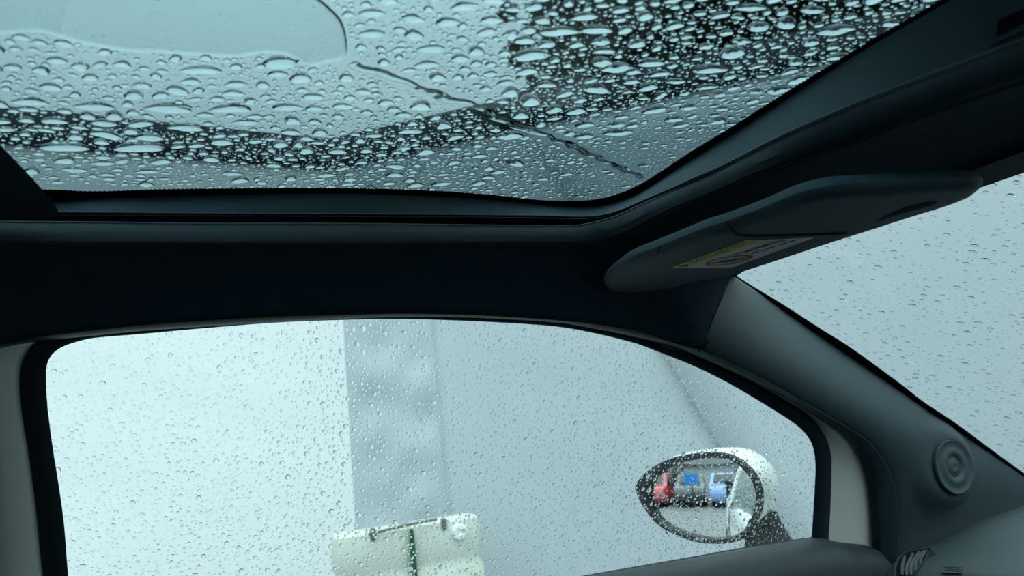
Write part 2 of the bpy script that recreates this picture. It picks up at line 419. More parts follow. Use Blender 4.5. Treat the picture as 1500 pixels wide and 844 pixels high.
# painted frame, rear (left in the picture) and front (right)
ol = path([(56, 499), (46, 508), (37, 522), (31, 540), (30, 570), (34, 610), (44, 671), (54, 749), (64, 844), (76, 900), (94, 1010)], 44)
ol2 = ol - np.array((9, 0)); ol3 = ol - np.array((70, -4))
ol3[:, 1] = np.maximum(ol3[:, 1], 505)
loft('door_frame', [W(ol + np.array((2, 0)), -.004), W(ol, .004), W(ol2, .018), W(ol - np.array((30, -2)), .021), W(ol3, .020), W(ol3 - np.array((60, 0)), -.01)], 'paint', door, thick=.002)
wi = seg_match([(1104, 560.6), (1152, 588), (1188, 612), (1207.6, 637), (1216.6, 662), (1218, 691), (1216.6, 742), (1213.7, 792), (1210, 860)], [(1218, 691)], (24, 18))
wo = seg_match([(1104, 557), (1152, 584), (1200, 614), (1233, 637), (1254, 662), (1269, 695), (1276, 742), (1281, 821), (1283, 870)], [(1269, 695)], (24, 18))
loft('door_frame', [W(wi - np.array((2, 0)), -.006), W(wi, .002), W(wi * .8 + wo * .2, .0045), W(wi * .6 + wo * .4, .0075), W(wi * .4 + wo * .6, .0100), W(wi * .2 + wo * .8, .0115), W(wo + np.array((6, 0)), .011), W(wo + np.array((14, 0)), -.01)], 'paint', door, thick=.002)
# door top trim under the glass
BT = [(850, 846), (930, 832), (1006, 819), (1086, 804.5), (1150, 794.5), (1189, 788.5), (1214, 793.5), (1258, 799), (1272, 808), (1281, 824), (1285, 860)]
bt = path(BT, 90); A = W(bt, .012)
A0 = W(bt, -.002)
def rearward(P):                                # carry the belt line straight back to the rear edge of the door
    d_ = np.array([np.array((x, 0.92 - .43 * (P[0][2] - 1.02) - .06 * x + (P[0][1] - (0.92 - .43 * (P[0][2] - 1.02) - .06 * P[0][0])), P[0][2])) for x in np.linspace(-.21, P[0][0] - .02, 16)])
    return np.vstack([d_, P])
A, A0 = rearward(A), rearward(A0)
def sh(P, y, z): 
    Q = P.copy(); Q[:, 1] += y; Q[:, 2] += z; return Q
f = np.clip((A[:, 0] - .84) / .12, 0, 1)
def shf(P, y, z):
    Q = P.copy(); Q[:, 1] += y * (1 - .35 * f); Q[:, 2] += z; return Q
loft('door_top_trim', [A0, A, shf(A, -.018, .001), shf(A, -.040, -.004), shf(A, -.054, -.016), shf(A, -.060, -.035), shf(A, -.058, -.10), shf(A, -.07, -.45)], 'doorcap', door)
wl = path([(835, 848.3), (900, 836.8), (1006, 818.5), (1086, 804), (1150, 794), (1192, 788)], 40)
loft('belt_seal', [W(wl + np.array((0, 1)), -.001), W(wl - np.array((0, 1.5)), .002), W(wl + np.array((0, 1.5)), .008), W(wl + np.array((0, 5)), .008)], 'black', door)
# outer skin, below the belt
prof = [(0.925, 0.935), (0.955, 0.930), (0.985, 0.90), (1.005, 0.80), (1.01, 0.65), (1.0, 0.5), (0.985, 0.36), (0.95, 0.30)]
xs = np.linspace(-0.20, 1.0, 12)
loft('outer_panel', [np.stack([xs, y - 0.03 * xs ** 2, np.full(12, z)], 1) for y, z in prof], 'paint', door, thick=0.002)

# door-opening rubber round the door
SEAL_LO = [(x, y + (2.5 if 40 < x < 1110 else 0)) for x, y in SEAL_LO]
sl = seg_match(SEAL_LO, [(600, 462), (1152, 584), (1269, 695)], (50, 50, 24, 16)); su = seg_match(SEAL_UP, [(600, 456.7), (1176, 589), (1306, 700)], (50, 50, 24, 16))
rub = loft('trim_2', [W(sl, .008), W(sl, .020), W(sl * .7 + su * .3, .030), W(sl * .35 + su * .65, .035), W(su, .038), W(su + np.array((2, -3)), .030), W(su + np.array((4, -8)), .016)], 'seal', None)
tag(rub, 'grey rubber moulding round the door opening', kind='structure')

# ------------------------------------------------------------------ windscreen, A-pillar
ys = np.linspace(-0.50, 0.87, 36); zs = np.linspace(0.90, 1.352, 14)
wsl = [np.array([(wsx(y, z, -0.004), y, z) for y in ys]) for z in zs]
w3 = loft('window_3', wsl, 'sideglass', None, thick=0.004)
tag(w3, 'windscreen glass spotted with rain', kind='structure')
PIL_UP = [(1072, 403), (1100, 421), (1140, 450), (1184, 481), (1250, 526), (1320, 574), (1342, 590), (1400, 630), (1480, 685), (1540, 727), (1600, 770)]
PIL_LO = [(1027, 511), (1068, 532), (1128, 562), (1176, 589), (1224.6, 617), (1272.6, 648), (1297, 680), (1308.5, 706), (1314, 742), (1315.6, 792), (1314, 830), (1313, 880)]
pu = path(PIL_UP, 200); pl = path(PIL_LO, 200)
U = np.array([onws(x, y, .008) for x, y in pu]); D = W(pl, .034)
tu = np.linalg.norm(U - CAM, axis=1); tl = np.linalg.norm(D - CAM, axis=1)
lines = [np.array([at(x, y, t + .03) for (x, y), t in zip(pl, tl)]), D]
for k in np.r_[.015, .03, np.linspace(.06, .96, 40), .985]:
    pp = pl * (1 - k) + pu * k
    lines.append(np.array([at(x, y, t - .035 * math.sin(math.pi * k) ** .8) for (x, y), t in zip(pp, tl * (1 - k) + tu * k)]))
lines += [U, np.array([at(x, y, t + .02) for (x, y), t in zip(pu, tu)])]
apil = loft('trim_1', lines, 'pillar', None, thick=0.0)
tag(apil, 'dark plastic A-pillar cover beside the windscreen', kind='structure')
# frit border of the windscreen beside the pillar
gu = path([(1068, 396), (1077, 403), (1100.5, 418), (1148.6, 447), (1198, 479), (1248.6, 511), (1320, 563), (1352, 588), (1400, 620), (1450, 657), (1480, 679), (1540, 722), (1600, 765)], 460)
pu3 = path(PIL_UP, 460)
tooth = np.where(np.arange(460) % 2 == 0, .5, -.3)[:, None] * np.array((.6, -.8))
loft('frit_border', [np.array([onws(x, y, .0005) for x, y in gu + tooth]), np.array([onws(x, y, .0005) for x, y in pu3 + np.array((-9, 9))])], 'frit', w3, sm=False)
# header strip over the windscreen beyond the visor
hy = np.linspace(0.80, 0.18, 28)
loft('header_strip', [np.array([(wsx(y, z, o), y, z) for y in hy]) for z, o in ((1.336, .0), (1.333, .006), (1.334, .02), (1.337, .05))], 'black', ceil_, mirror=True)

# the rest of the shell, behind the picture
floor = box('floor', (-1.0, -0.56, 0.28), (1.45, 0.96, 0.31), 'carpet'); tag(floor, 'dark carpeted car floor', kind='structure')
wr = empty('wall_right'); tag(wr, 'driver side of the car interior', kind='structure')
box('door_panel', (-1.0, -0.60, 0.31), (1.25, -0.56, 0.95), 'doorcap', wr, .01)
box('rear_pillar', (-1.0, -0.54, 0.95), (-0.2, -0.50, 1.34), 'doorcap', wr, .01)
wbk = empty('wall_back'); tag(wbk, 'rear of the car interior', kind='structure')
box('rear_panel', (-1.02, -0.56, 0.31), (-0.98, 0.96, 1.05), 'doorcap', wbk, .01)
box('rear_header', (-1.02, -0.45, 1.28), (-0.95, 0.80, 1.37), 'headliner', wbk, .01)
wlft = empty('wall_left'); tag(wlft, 'side of the car body behind the passenger door', kind='structure')
prof2 = [(0.80, 1.30), (0.84, 1.22), (0.90, 1.05), (0.95, 0.955), (0.99, 0.9), (1.01, 0.80), (1.015, 0.65), (1.0, 0.5), (0.985, 0.36), (0.95, 0.30)]
xs = np.linspace(-1.7, -0.21, 12)
loft('quarter_panel', [np.stack([xs, y - 0.04 * (xs + .2) ** 2, np.full(12, z)], 1) for y, z in prof2], 'paint', wlft, thick=0.003)
bx = np.linspace(-1.0, -.175, 8)
loft('pillar_cover', [np.stack([bx, np.full(8, 0.92 - .43 * (z - 1.02) - o_), np.full(8, z)], 1) for z, o_ in ((1.34, .02), (1.30, .022), (1.26, .024), (1.1, .028), (.95, .03), (.90, .05), (.6, .06), (.31, .06))], 'doorcap', wlft, thick=.002)
qw = np.array([(-.34, 0), (-.9, 0), (-1.05, .08), (-.95, .16), (-.36, .19)])
prism('quarter_window', [(x, 0.925 - .43 * z - .04 * (x + .2) ** 2 + .012, 1.02 + z) for x, z in qw], (0, .004, 0), 'carglass', wlft)
xs = np.linspace(-1.7, 1.3, 6)
loft('roof_skin', [np.stack([np.clip(xs, -1.2, .55), np.full(6, y), np.full(6, z)], 1) for y, z in ((.80, 1.30), (.80, 1.35), (.79, 1.39), (.765, 1.406))], 'paint', wlft, thick=0.002)

# ------------------------------------------------------------------ dashboard
dpx = [(1262, 1150), (1266, 960), (1285, 850), (1294, 829), (1306, 818), (1322, 810), (1342, 800), (1366, 788), (1402, 770), (1456, 751), (1500, 737), (1560, 720), (1640, 700)]
dp = []
for i, (x, y) in enumerate(dpx):
    dp.append(ony(x, y, 0.835 + 0.0 * i))
dp = np.array(dp); dprof = np.vstack([smooth(dp[:7], 6), smooth(dp[6:], 6)[1:]])
kz = dp[6]; k2 = onz(1500, 804, kz[2]); bow_s = (k2[0] - kz[0]) / (kz[1] - k2[1])
dash = tag(empty('dashboard'), 'dark grained plastic dashboard corner below the windscreen', 'dashboard')
yy = np.concatenate([[0.835, 0.833, 0.825], np.linspace(0.80, -0.45, 14)])
dl = []
for k, y in enumerate(yy):
    P = dprof.copy(); P[:, 1] = y
    rr = (0.012, 0.005, 0.001, 0)[min(k, 3)]
    P[:, 2] -= rr; P[:, 0] += rr
    bow = bow_s * min(0.835 - y, .3)       # the dash bows toward the seats away from the door
    P[:, 0] += bow
    dl.append(P)
dbody = loft('dash_body', dl, 'dash', dash)
dtree = bvh(dbody)
# teardrop air vent
vent_px = smooth([(1309, 846), (1311, 826), (1319, 813.5), (1334, 806.5), (1350, 804), (1366, 802), (1359, 811), (1351, 826), (1341, 838), (1331, 847), (1318, 851), (1309, 846)], 5)[:-1]
hp = [hit(dtree, x, y) for x, y in ((1318, 838), (1312, 828), (1324, 815), (1345, 830), (1338, 840), (1360, 806), (1352, 818))]
hp = np.array([h_[0] for h_ in hp if h_[0] is not None]); vc = hp.mean(0)
vnm = np.linalg.svd(hp - vc)[2][2]; vnm = vnm if vnm @ (CAM - vc) > 0 else -vnm
vnm = nrm(vnm * .7 + nrm(CAM - vc) * .3); vc = vc + vnm * (max((hp - vc) @ vnm) + .003)
vp = np.array([onplane(x, y, vc, vnm) for x, y in vent_px]); vm = vp.mean(0)
vs_ = lambda k, o: vm + (vp - vm) * k + vnm * o
vent = loft('air_vent', [vs_(1.02, -.02), vs_(1.0, -.001), vs_(.985, .0008), vs_(.95, .0008), vs_(.92, -.0005), vs_(.91, -.008)], 'dash', dash, closed=True)
vc = vm
prism('vent_opening', vs_(.92, -.0045), -vnm * .001, 'dark', vent)
up = nrm(np.array((0, 0, 1.0)) - vnm[2] * vnm); rt = np.cross(up, vnm)
SL = [((1321, 842), (1321.5, 828), (1325, 814)), ((1327.5, 843), (1328, 829), (1337, 810)), ((1334, 842), (1335, 826), (1346, 807)), ((1340.5, 835), (1341.5, 821), (1352.5, 806.3)), ((1347.5, 826), (1349, 816), (1357, 806))]
for s3 in SL:
    c = smooth(s3, 5); L1 = []; L2 = []
    for k, (x, y) in enumerate(c):
        wd = 2.3 * (0.55 + .45 * math.sin(math.pi * (k + .8) / (len(c) + .6)))
        L1.append(onplane(x - wd * .9, y, vc - vnm * .0035, vnm)); L2.append(onplane(x + wd, y, vc - vnm * .0012, vnm))
    L1 = np.array(L1); L2 = np.array(L2)
    loft('vent_slat', [L1 - vnm * .001, L1, (L1 + L2) / 2 + vnm * .0008, L2, L2 - vnm * .003], 'slat', vent)
# embossed airbag plate
pc, pn = hit(dtree, 1395, 835.5)
cor = np.array([onplane(x, y, pc + pn * .0004, pn) for x, y in ((1379.5, 840), (1381.5, 831), (1410, 832.5), (1408, 841))])
pcen = cor.mean(0)
plate = loft('airbag_plate', [cor - pn * .001, cor + pn * .0012, pcen + (cor - pcen) * np.array((.9, .9, .9)) + pn * .0012, pcen + (cor - pcen) * .88 + pn * .0003, pcen + (cor - pcen) * .02 + pn * .0003], 'dash', dash, closed=True, sm=False)
fc = bpy.data.curves.new('airbag_lettering', 'FONT'); fc.body = 'AIRBAG'; fc.align_x = 'CENTER'; fc.align_y = 'CENTER'; fc.size = 1.0; fc.extrude = 0.02
fo = bpy.data.objects.new('tmp', fc); COL.objects.link(fo)
dg = bpy.context.evaluated_depsgraph_get(); me = bpy.data.meshes.new_from_object(fo.evaluated_get(dg)); bpy.data.objects.remove(fo)
me.name = 'airbag_lettering'; me.materials.clear(); me.materials.append(MAT['black'])
lo = bpy.data.objects.new('airbag_lettering', me); COL.objects.link(lo); lo.parent = plate
ex = nrm(((cor[2] + cor[3]) - (cor[0] + cor[1])) / 2); ey = nrm(np.cross(pn, ex)); width = np.linalg.norm((cor[2] + cor[3]) - (cor[0] + cor[1])) / 2
sc_x = width * .78 / 3.6; hgt = np.linalg.norm((cor[1] + cor[2]) - (cor[0] + cor[3])) / 2
mm = Matrix.Identity(4)
for i in range(3):
    mm[i][0] = ex[i] * sc_x; mm[i][1] = ey[i] * hgt * .62; mm[i][2] = pn[i] * .01; mm[i][3] = (pcen + pn * .0007)[i]
me.transform(mm)

# ------------------------------------------------------------------ tweeter on the A-pillar
ptree = bvh(apil)
tp, tn = hit(ptree, 1387, 684)
tn = nrm((0.01, -1.0, 0.0))
tw = tag(empty('tweeter_speaker'), 'round tweeter cover with concentric ridges on the A-pillar', 'speaker')
tr = 39.0 / 1090 * np.dot(tp - CAM, -np.array((CX[2], CY[2], CZ[2]))) 
base = tp + tn * 0.009
PV = np.array([v.co for v in apil.data.vertices]); hgt_ = (PV - base) @ tn
rho = np.linalg.norm(PV - base - hgt_[:, None] * tn, axis=1)
wgt = np.clip((tr * 1.95 - rho) / (tr * .9), 0, 1); wgt = wgt * wgt * (3 - 2 * wgt); wgt[hgt_ < -.06] = 0
PV += tn * (wgt * (-.001 - hgt_))[:, None]
apil.data.vertices.foreach_set('co', PV.ravel()); apil.data.update()
cov = lathe('speaker_cover', [(tr * 1.0, -.004), (tr * 1.0, .003), (tr * .985, .0045), (tr * .955, .0048), (tr * .93, .0040), (tr * .80, .0034), (tr * .72, .0030), (tr * .62, .0052), (tr * .55, .0056), (tr * .47, .0048),
      (tr * .38, .0018), (tr * .30, .0022), (tr * .20, .0048), (tr * .12, .0050), (tr * .04, .0036), (.0002, .0034)], base, tn, 'pillar', tw, 64)
lathe('cover_ring', [(tr * 1.035, -.002), (tr * 1.035, .0030), (tr * 1.02, .0038), (tr * 1.004, .0030), (tr * 1.004, -.002)], base, tn, 'black', tw, 64)

# ------------------------------------------------------------------ sun visor
visor = tag(empty('sun_visor'), 'dark folded-up sun visor with yellow and white warning label', 'sun visor')
VPX = [(884, 411), (887, 418), (898, 424), (932, 424), (975, 420), (1004, 411), (1028, 405), (1067, 399.5), (1085, 394), (1140, 376), (1220, 349), (1282, 329), (1340, 310), (1385, 296), (1413, 286),
       (1428, 279), (1438, 270), (1440, 264), (1428, 261), (1400, 262), (1300, 268), (1240, 271), (1200, 277), (1160, 288), (1112, 308), (1060, 327), (1028, 337), (968, 361), (920, 380), (893, 399)]
ZV = 1.299
vo = np.array([onz(x, y, ZV + .002) for x, y in smooth(VPX + [VPX[0]], 5)[:-1]])
def inset(P, d):
    tg = np.roll(P, -1, 0) - np.roll(P, 1, 0); q = np.stack([-tg[:, 1], tg[:, 0], 0 * tg[:, 0]], 1); q /= np.linalg.norm(q, axis=1)[:, None] + 1e-9
    c = P.mean(0); 
    if ((c - P) * q).sum() < 0: q = -q
    return P + q * d
def lev(d, z): 
    Q = inset(vo, d); Q[:, 2] = z; return Q
vis = [lev(.016, ZV - .0042), lev(.010, ZV - .004), lev(.005, ZV - .0025), lev(.001, ZV + .000), lev(0, ZV + .003), lev(.002, ZV + .008), lev(.008, ZV + .012), lev(.02, ZV + .013)]
n_ = len(vo); VV = np.vstack(vis); FF = []
for i in range(len(vis) - 1):
    for j in range(n_):
        k = (j + 1) % n_; FF.append((i * n_ + j, i * n_ + k, (i + 1) * n_ + k, (i + 1) * n_ + j))
FF.append(tuple(range(n_))); FF.append(tuple(range((len(vis) - 1) * n_, len(vis) * n_)))
vbody = mesh('visor_body', VV, FF, 'visor', visor)
zl = ZV - .0047
def decal(name, quad, mat, parent, dz=0.0, th=.0003):
    return prism(name, [onz(x, y, zl - dz) for x, y in quad], (0, 0, th), mat, parent)
# seams of the mirror flap
def seamline(pxs, wd=.0011, nm='flap_seam'):
    P = np.array([onz(x, y, zl + .0002) for x, y in smooth(pxs, 6)]); return tube(nm, P, wd, 'dark', vbody, 6)
seamline([(1066, 326), (1069, 333), (1077, 341), (1092, 345), (1149, 344.5), (1240, 341.5)])
seamline([(967, 362), (965, 366), (964, 370)], .0009)
# finger recess near the free end
rec = [(1283, 325), (1322, 307), (1350, 300), (1374, 296), (1366, 301), (1322, 313)]
decal('finger_recess', rec, 'dark', vbody, .0004)
# hinge arm
lab = decal('warning_label', [(1006, 392.6), (1117, 352), (1194, 348), (1074, 391.5)], 'white', visor, .0002)
lab2 = decal('warning_strip', [(981, 393), (1093.5, 352), (1117, 352), (1006, 392.6)], 'yellow', visor, .0002)
QW = np.array([(1006, 392.6), (1117, 352), (1194, 348), (1074, 391.5)], float); QY = np.array([(981, 393), (1093.5, 352), (1117, 352), (1006, 392.6)], float)
def uvq(Q, u, v):                              # u along the long side, v across
    return (Q[0] * (1 - u) + Q[1] * u) * (1 - v) + (Q[3] * (1 - u) + Q[2] * u) * v
def uvp(Q, u, v, dz=.0006):
    x, y = uvq(Q, u, v); return onz(x, y, zl - dz)
def ink(name, Q, pts, mat, parent): return prism(name, [uvp(Q, u, v) for u, v in pts], (0, 0, .0002), mat, parent)
ink('triangle_mark', QY, [(.05, .25), (.14, .5), (.05, .8)], 'ink', lab2)
r2 = random.Random(3)
u = .20
while u < .93:
    d = r2.uniform(.04, .10)
    for v in (.22, .52):
        if r2.random() < .85: ink('text_line', QY, [(u, v), (u + d, v), (u + d, v + .13), (u, v + .13)], 'tanpic', lab2)
    u += d + .025
ring_o = [(.24 + .19 * math.cos(a), .50 + .40 * math.sin(a)) for a in np.linspace(0, 2 * math.pi, 33)[:-1]]
ring_i = [(.24 + .155 * math.cos(a), .50 + .33 * math.sin(a)) for a in np.linspace(0, 2 * math.pi, 33)[:-1]]
V = [uvp(QW, *p) for p in ring_o] + [uvp(QW, *p) for p in ring_i]
mesh('prohibition_ring', V, [(i, (i + 1) % 32, 32 + (i + 1) % 32, 32 + i) for i in range(32)], 'red', lab, False)
ink('prohibition_bar', QW, [(.12, .26), (.14, .22), (.37, .74), (.35, .78)], 'red', lab)
ink('seat_pictogram', QW, [(.20, .35), (.26, .30), (.29, .45), (.33, .5), (.30, .62), (.24, .58), (.20, .68), (.17, .5)], 'tanpic', lab)
ink('seat_pictogram', QW, [(.16, .3), (.18, .3), (.21, .62), (.30, .70), (.29, .74), (.19, .68)], 'ink', lab)
for (uu, vv, mt) in ((.52, .28, 'red'), (.60, .36, 'ink'), (.70, .34, 'ink'), (.80, .40, 'ink'), (.90, .42, 'ink')):
    ink('figure_pictogram', QW, [(uu - .035, vv - .08), (uu + .01, vv - .05), (uu + .035, vv + .10), (uu + .02, vv + .14), (uu - .005, vv + .03), (uu - .03, vv + .06)], mt, lab)
    ink('text_line', QW, [(uu - .04, vv + .28), (uu + .04, vv + .28), (uu + .04, vv + .32), (uu - .04, vv + .32)], 'ink', lab)

# ------------------------------------------------------------------ door mirror
mir = tag(empty('door_mirror'), 'white oval door mirror with black rim outside the side window', 'door mirror')
mc = ony(1030, 729, 1.06)
vd = nrm(mc - CAM); rfl = nrm((-0.99, 0.06, -0.05)); mn = nrm(rfl - vd)
RIM = [(932, 714.5), (935, 706), (946, 693), (966, 679), (990.5, 669), (1017, 664), (1041, 662), (1065, 664), (1081, 670), (1097, 682), (1109, 696), (1117, 716.5), (1118, 737), (1113, 757), (1103, 773),
       (1091, 786), (1073, 795), (1049, 797), (1021, 794), (990.5, 783), (966, 769), (950, 751), (939, 733)]
GLS = [(951, 717), (957, 705), (966, 695), (978, 686), (990.5, 680), (1006, 675.5), (1021, 673), (1036, 671.5), (1051, 671), (1073, 675.5), (1091, 690), (1103, 708.5), (1108, 728.6), (1103, 753), (1093, 772), (1077, 784.5),
       (1051, 788), (1036, 787), (1021, 784), (1004, 779.5), (990.5, 774.5), (968, 761), (954, 739)]
def cl(px, n=72): 
    P = smooth(list(px[-3:]) + list(px) + list(px[:3]), 6); P = P[18:-13]; P = np.vstack([P, P[:1]]); return resample(P, n + 1)[:-1]
rm = np.array([onplane(x, y, mc, mn) for x, y in cl(RIM)]); gm = np.array([onplane(x, y, mc, mn) for x, y in cl(GLS)])
rc = rm.mean(0); gc = gm.mean(0)
def sc2(P, c, s): return c + (P - c) * s
loft('mirror_rim', [sc2(rm, rc, 1.0) - mn * .03, sc2(rm, rc, 1.0), sc2(rm, rc, .985) + mn * .007, sc2(gm, gc, 1.03) + mn * .007, gm + mn * .001, gm - mn * .003], 'rim', mir, closed=True)
RAD = 1.25
gl = []
for s_ in (1.0, .85, .7, .55, .4, .25, .1, .01):
    P = sc2(gm, gc, s_); d2 = ((P - gc) ** 2).sum(1); d0 = ((gm - gc) ** 2).sum(1).max()
    gl.append(P + mn * ((d0 - d2) / (2 * RAD))[:, None] - mn * .001 - mn * d0 / (2 * RAD))
loft('mirror_glass', gl, 'mirror', mir, closed=True)
fw = nrm((0.95, 0.25, 0.03)); upv = np.array((0, 0, 1.0))
hs = []
for k, (d, s_, dz) in enumerate(((.002, 1.0, 0), (.015, 1.01, .002), (.035, .98, .004), (.060, .92, .006), (.084, .78, .006), (.100, .54, .004), (.107, .22, .002), (.108, .01, 0))):
    hs.append(sc2(rm, rc, s_) + fw * d + upv * dz)
loft('housing', hs, 'paint', mir, closed=True)
# black foot that carries the mirror on the door
f0 = onplane(1118, 772, mc + fw * .035, mn); f1 = ony(1130, 806, 1.015)
def ell(c, a, b, axa, axb, n=20): return np.array([c + a * math.cos(q) * axa + b * math.sin(q) * axb for q in np.linspace(0, 2 * math.pi, n + 1)[:-1]])
axx = nrm((1, .2, 0)); ayy = nrm((-.2, 1, 0))
ft = [ell(f0 + np.array((0, 0, .02)), .030, .022, axx, ayy), ell(f0, .036, .026, axx, ayy), ell(f0 * .5 + f1 * .5, .044, .028, axx, ayy), ell(f1 + np.array((0, 0, -.005)), .062, .030, axx, ayy), ell(f1 + np.array((0, -.002, -.04)), .065, .03, axx, ayy)]
loft('mirror_foot', ft, 'rim', mir, closed=True)

# ================================================================== OUTSIDE
g = box('ground', (-40, -30, -0.2), (40, 40, 0.0), 'asphalt'); tag(g, 'wet grey asphalt yard', kind='structure')
CN = np.array((0.685, 3.62)); RD = nrm((1.72, -1.40)); LEFT = np.array((-2.6, 3.28))
def wall_grid(a, b, z0, z1, nx, nz, wr_, seed):
    r = np.random.default_rng(seed); L = []
    ln = np.linalg.norm(b - a); t = (b - a) / ln; nn = np.array((t[1], -t[0]))
    if nn @ (np.array((0, 0)) - (a + b) / 2) < 0: nn = -nn
    ph = r.uniform(0, 6.28, 12); 
    for k in range(nz):
        z = z0 + (z1 - z0) * k / (nz - 1); row = []
        for i in range(nx):
            s_ = ln * i / (nx - 1)
            d = wr_ * (.5 * math.sin(11 * s_ + 9 * z + ph[0]) * math.sin(7 * z - 6 * s_ + ph[1]) + .35 * math.sin(26 * s_ - 21 * z + ph[2]) * math.sin(9 * s_ + 5 * z + ph[3]) + .3 * math.sin(23 * z + 8 * s_ + ph[4]) * math.sin(3.1 * s_ + 2 * z + ph[5]))
            d *= min(1, (z1 - z) * 3 + .15) * min(1, math.sin(math.pi * i / (nx - 1)) * 2.2)
            p = a + t * s_ + nn * d; row.append((p[0], p[1], z))
        L.append(np.array(row))
    return L
lw = loft('tent_wall', wall_grid(LEFT, CN + nrm(CN - LEFT) * .25, 0.0, 2.545, 60, 30, .004, 1), 'tentwhite', None, thick=.004)
tag(lw, 'bright white tent wall behind the side window, its edge meeting the grey sheet', 'tent wall')
seam_s = 0.50
RE = CN + RD * 7.5
w_a = loft('tarpaulin_sheet', wall_grid(CN, CN + RD * seam_s, 0.0, 2.545, 90, 160, .018, 2), 'tarp', None, thick=.003)
tag(w_a, 'creased narrow grey tarpaulin sheet above the beige tanks', 'tarpaulin')
w_b = loft('tarpaulin_sheet', wall_grid(CN + RD * (seam_s - .03) + np.array((-.006, -.008)), RE, 0.0, 2.545, 160, 40, .006, 3), 'tarp', None, thick=.003)
tag(w_b, 'wide smooth grey tarpaulin sheet running behind the door mirror and windscreen', 'tarpaulin')
# leaning lighter flap over the wide sheet
TN = np.array((RD[1], -RD[0], 0.0)); 
if TN @ np.array((0, -1, 0)) < 0: TN = -TN
tp0 = np.array((CN[0], CN[1], 0)) + TN * .05
fl = [onplane(x, y, tp0, TN) for x, y in ((940, 463), (975, 520), (1062, 665), (1150, 812))]
k = (fl[0][2] - fl[-1][2]); dl_ = (fl[-1] - fl[0]) / k
ftop = fl[0] - dl_ * (2.5 - fl[0][2]); fbot = fl[-1] + dl_ * (fl[-1][2] - .02)
f_edge = resample(np.array([ftop] + fl + [fbot]), 20); far = f_edge + np.array((RD[0], RD[1], 0)) * 3.2
far[:, :2] = (np.array((CN[0], CN[1]))[None] + TN[:2] * .05) + RD * 6.6
flap = loft('tarp_flap', [f_edge * (1 - t) + far * t + TN * (.01 * math.sin(5 * t)) for t in np.linspace(0, 1, 24)], 'tarp2', None, thick=.003)
tag(flap, 'grey tarpaulin flap with a slanting edge above the door mirror', 'tarpaulin')
# eave gutters
def gutter(name, a, b, lab):
    t = nrm(b - a); nn = np.array((t[1], -t[0])); 
    if nn @ (-(a + b) / 2) < 0: nn = -nn
    prof = [(0, 2.70), (.05, 2.70), (.055, 2.66), (.05, 2.58), (.03, 2.555), (-.02, 2.55), (-.02, 2.70)]
    L = [np.array([(*(p + nn * d), z) for p in (a, b)]) for d, z in prof]
    o = loft(name, L, 'gutter', None, ring=True, sm=False); tag(o, lab, 'gutter', 'dark eave gutters'); return o
gutter('eave_gutter', LEFT, CN + np.array((-.025, 0)), 'dark eave gutter along the top of the white tent wall')
gutter('eave_gutter', CN + RD * .0, RE, 'dark eave gutter along the top of the grey tarpaulin sheets')

# beige ballast tanks
def tank(px0, px1, ytop0, ytop1, Yd, lab, disc):
    p0 = ony(px0, ytop0, Yd); p1 = ony(px1, ytop1, Yd)
    t = tag(empty('water_tank'), lab, 'water tank', 'beige ballast tanks')
    x0, x1 = p0[0], p1[0]; zt = (p0[2] + p1[2]) / 2; dp_ = .15
    hx, hy = (x1 - x0) / 2, dp_ / 2; cx, cy = (x0 + x1) / 2, Yd + hy; rr = .035
    L = []
    for z, ins in ((0.0, .03), (.02, .01), (.06, 0), (zt * .36, 0), (zt * .38, .012), (zt * .42, .012), (zt * .44, 0), (zt * .78, 0), (zt * .80, .008), (zt * .83, .008), (zt * .85, 0), (zt - .04, 0), (zt - .010, .004), (zt, .016), (zt + .001, .03)):
        ring = []
        for qx, qy, a0 in ((1, 1, 0), (-1, 1, 90), (-1, -1, 180), (1, -1, 270)):
            for a in np.linspace(a0, a0 + 90, 6):
                ring.append((cx + qx * (hx - ins - rr) + rr * math.cos(math.radians(a)), cy + qy * (hy - ins - rr) + rr * math.sin(math.radians(a)), z))
        L.append(np.array(ring))
    VV = np.vstack(L); nn = 24; F = []
    for i in range(len(L) - 1):
        for j in range(nn): F.append((i * nn + j, i * nn + (j + 1) % nn, (i + 1) * nn + (j + 1) % nn, (i + 1) * nn + j))
    F.append(tuple(range(nn))); F.append(tuple(range((len(L) - 1) * nn, len(L) * nn)))
    mesh('tank_body', VV, F, 'tank', t)
    return t, cx, cy, hx, zt
T1 = tank(491, 601, 786, 771, 2.86, 'beige plastic ballast tank without a cap at the foot of the white tent wall', False)
T2 = tank(603, 706, 765, 757, 2.86, 'beige plastic ballast tank with a white cap in front of the grey tarpaulin', True)
lathe('tank_cap', [(.030, -.004), (.030, .012), (.026, .016), (.012, .017), (.010, .012), (.001, .012)], ony(672, 779, 2.86), (0, -1, 0), 'cap', T2[0], 24)
for px, py, T in ((547, 783, T1), (651, 768, T2)):
    p = ony(px, py, 2.852); box('grip_hole', p + np.array((-.010, -.004, -.022)), p + np.array((.010, .02, .022)), 'grip_shadow', T[0], .006)
st = tag(empty('lashing_strap'), 'dark green lashing strap hanging between the two beige tanks', 'strap')
sx = ony(602, 775, 2.85)
tube('strap_band', [sx + np.array((0, -.004, .0)), sx + np.array((.004, -.006, -.2)), sx + np.array((.002, -.006, -.45)), (sx[0] + .003, sx[1] - .006, .01)], .008, 'strap', st)
tube('shadow_gap_line', resample(smooth([ony(540, 783, 2.84), ony(600, 768.5, 2.84), ony(640, 761, 2.84)]), 16), .0055, 'grip_shadow', st)  # thin dark tube added to draw the shadow gap above the tanks

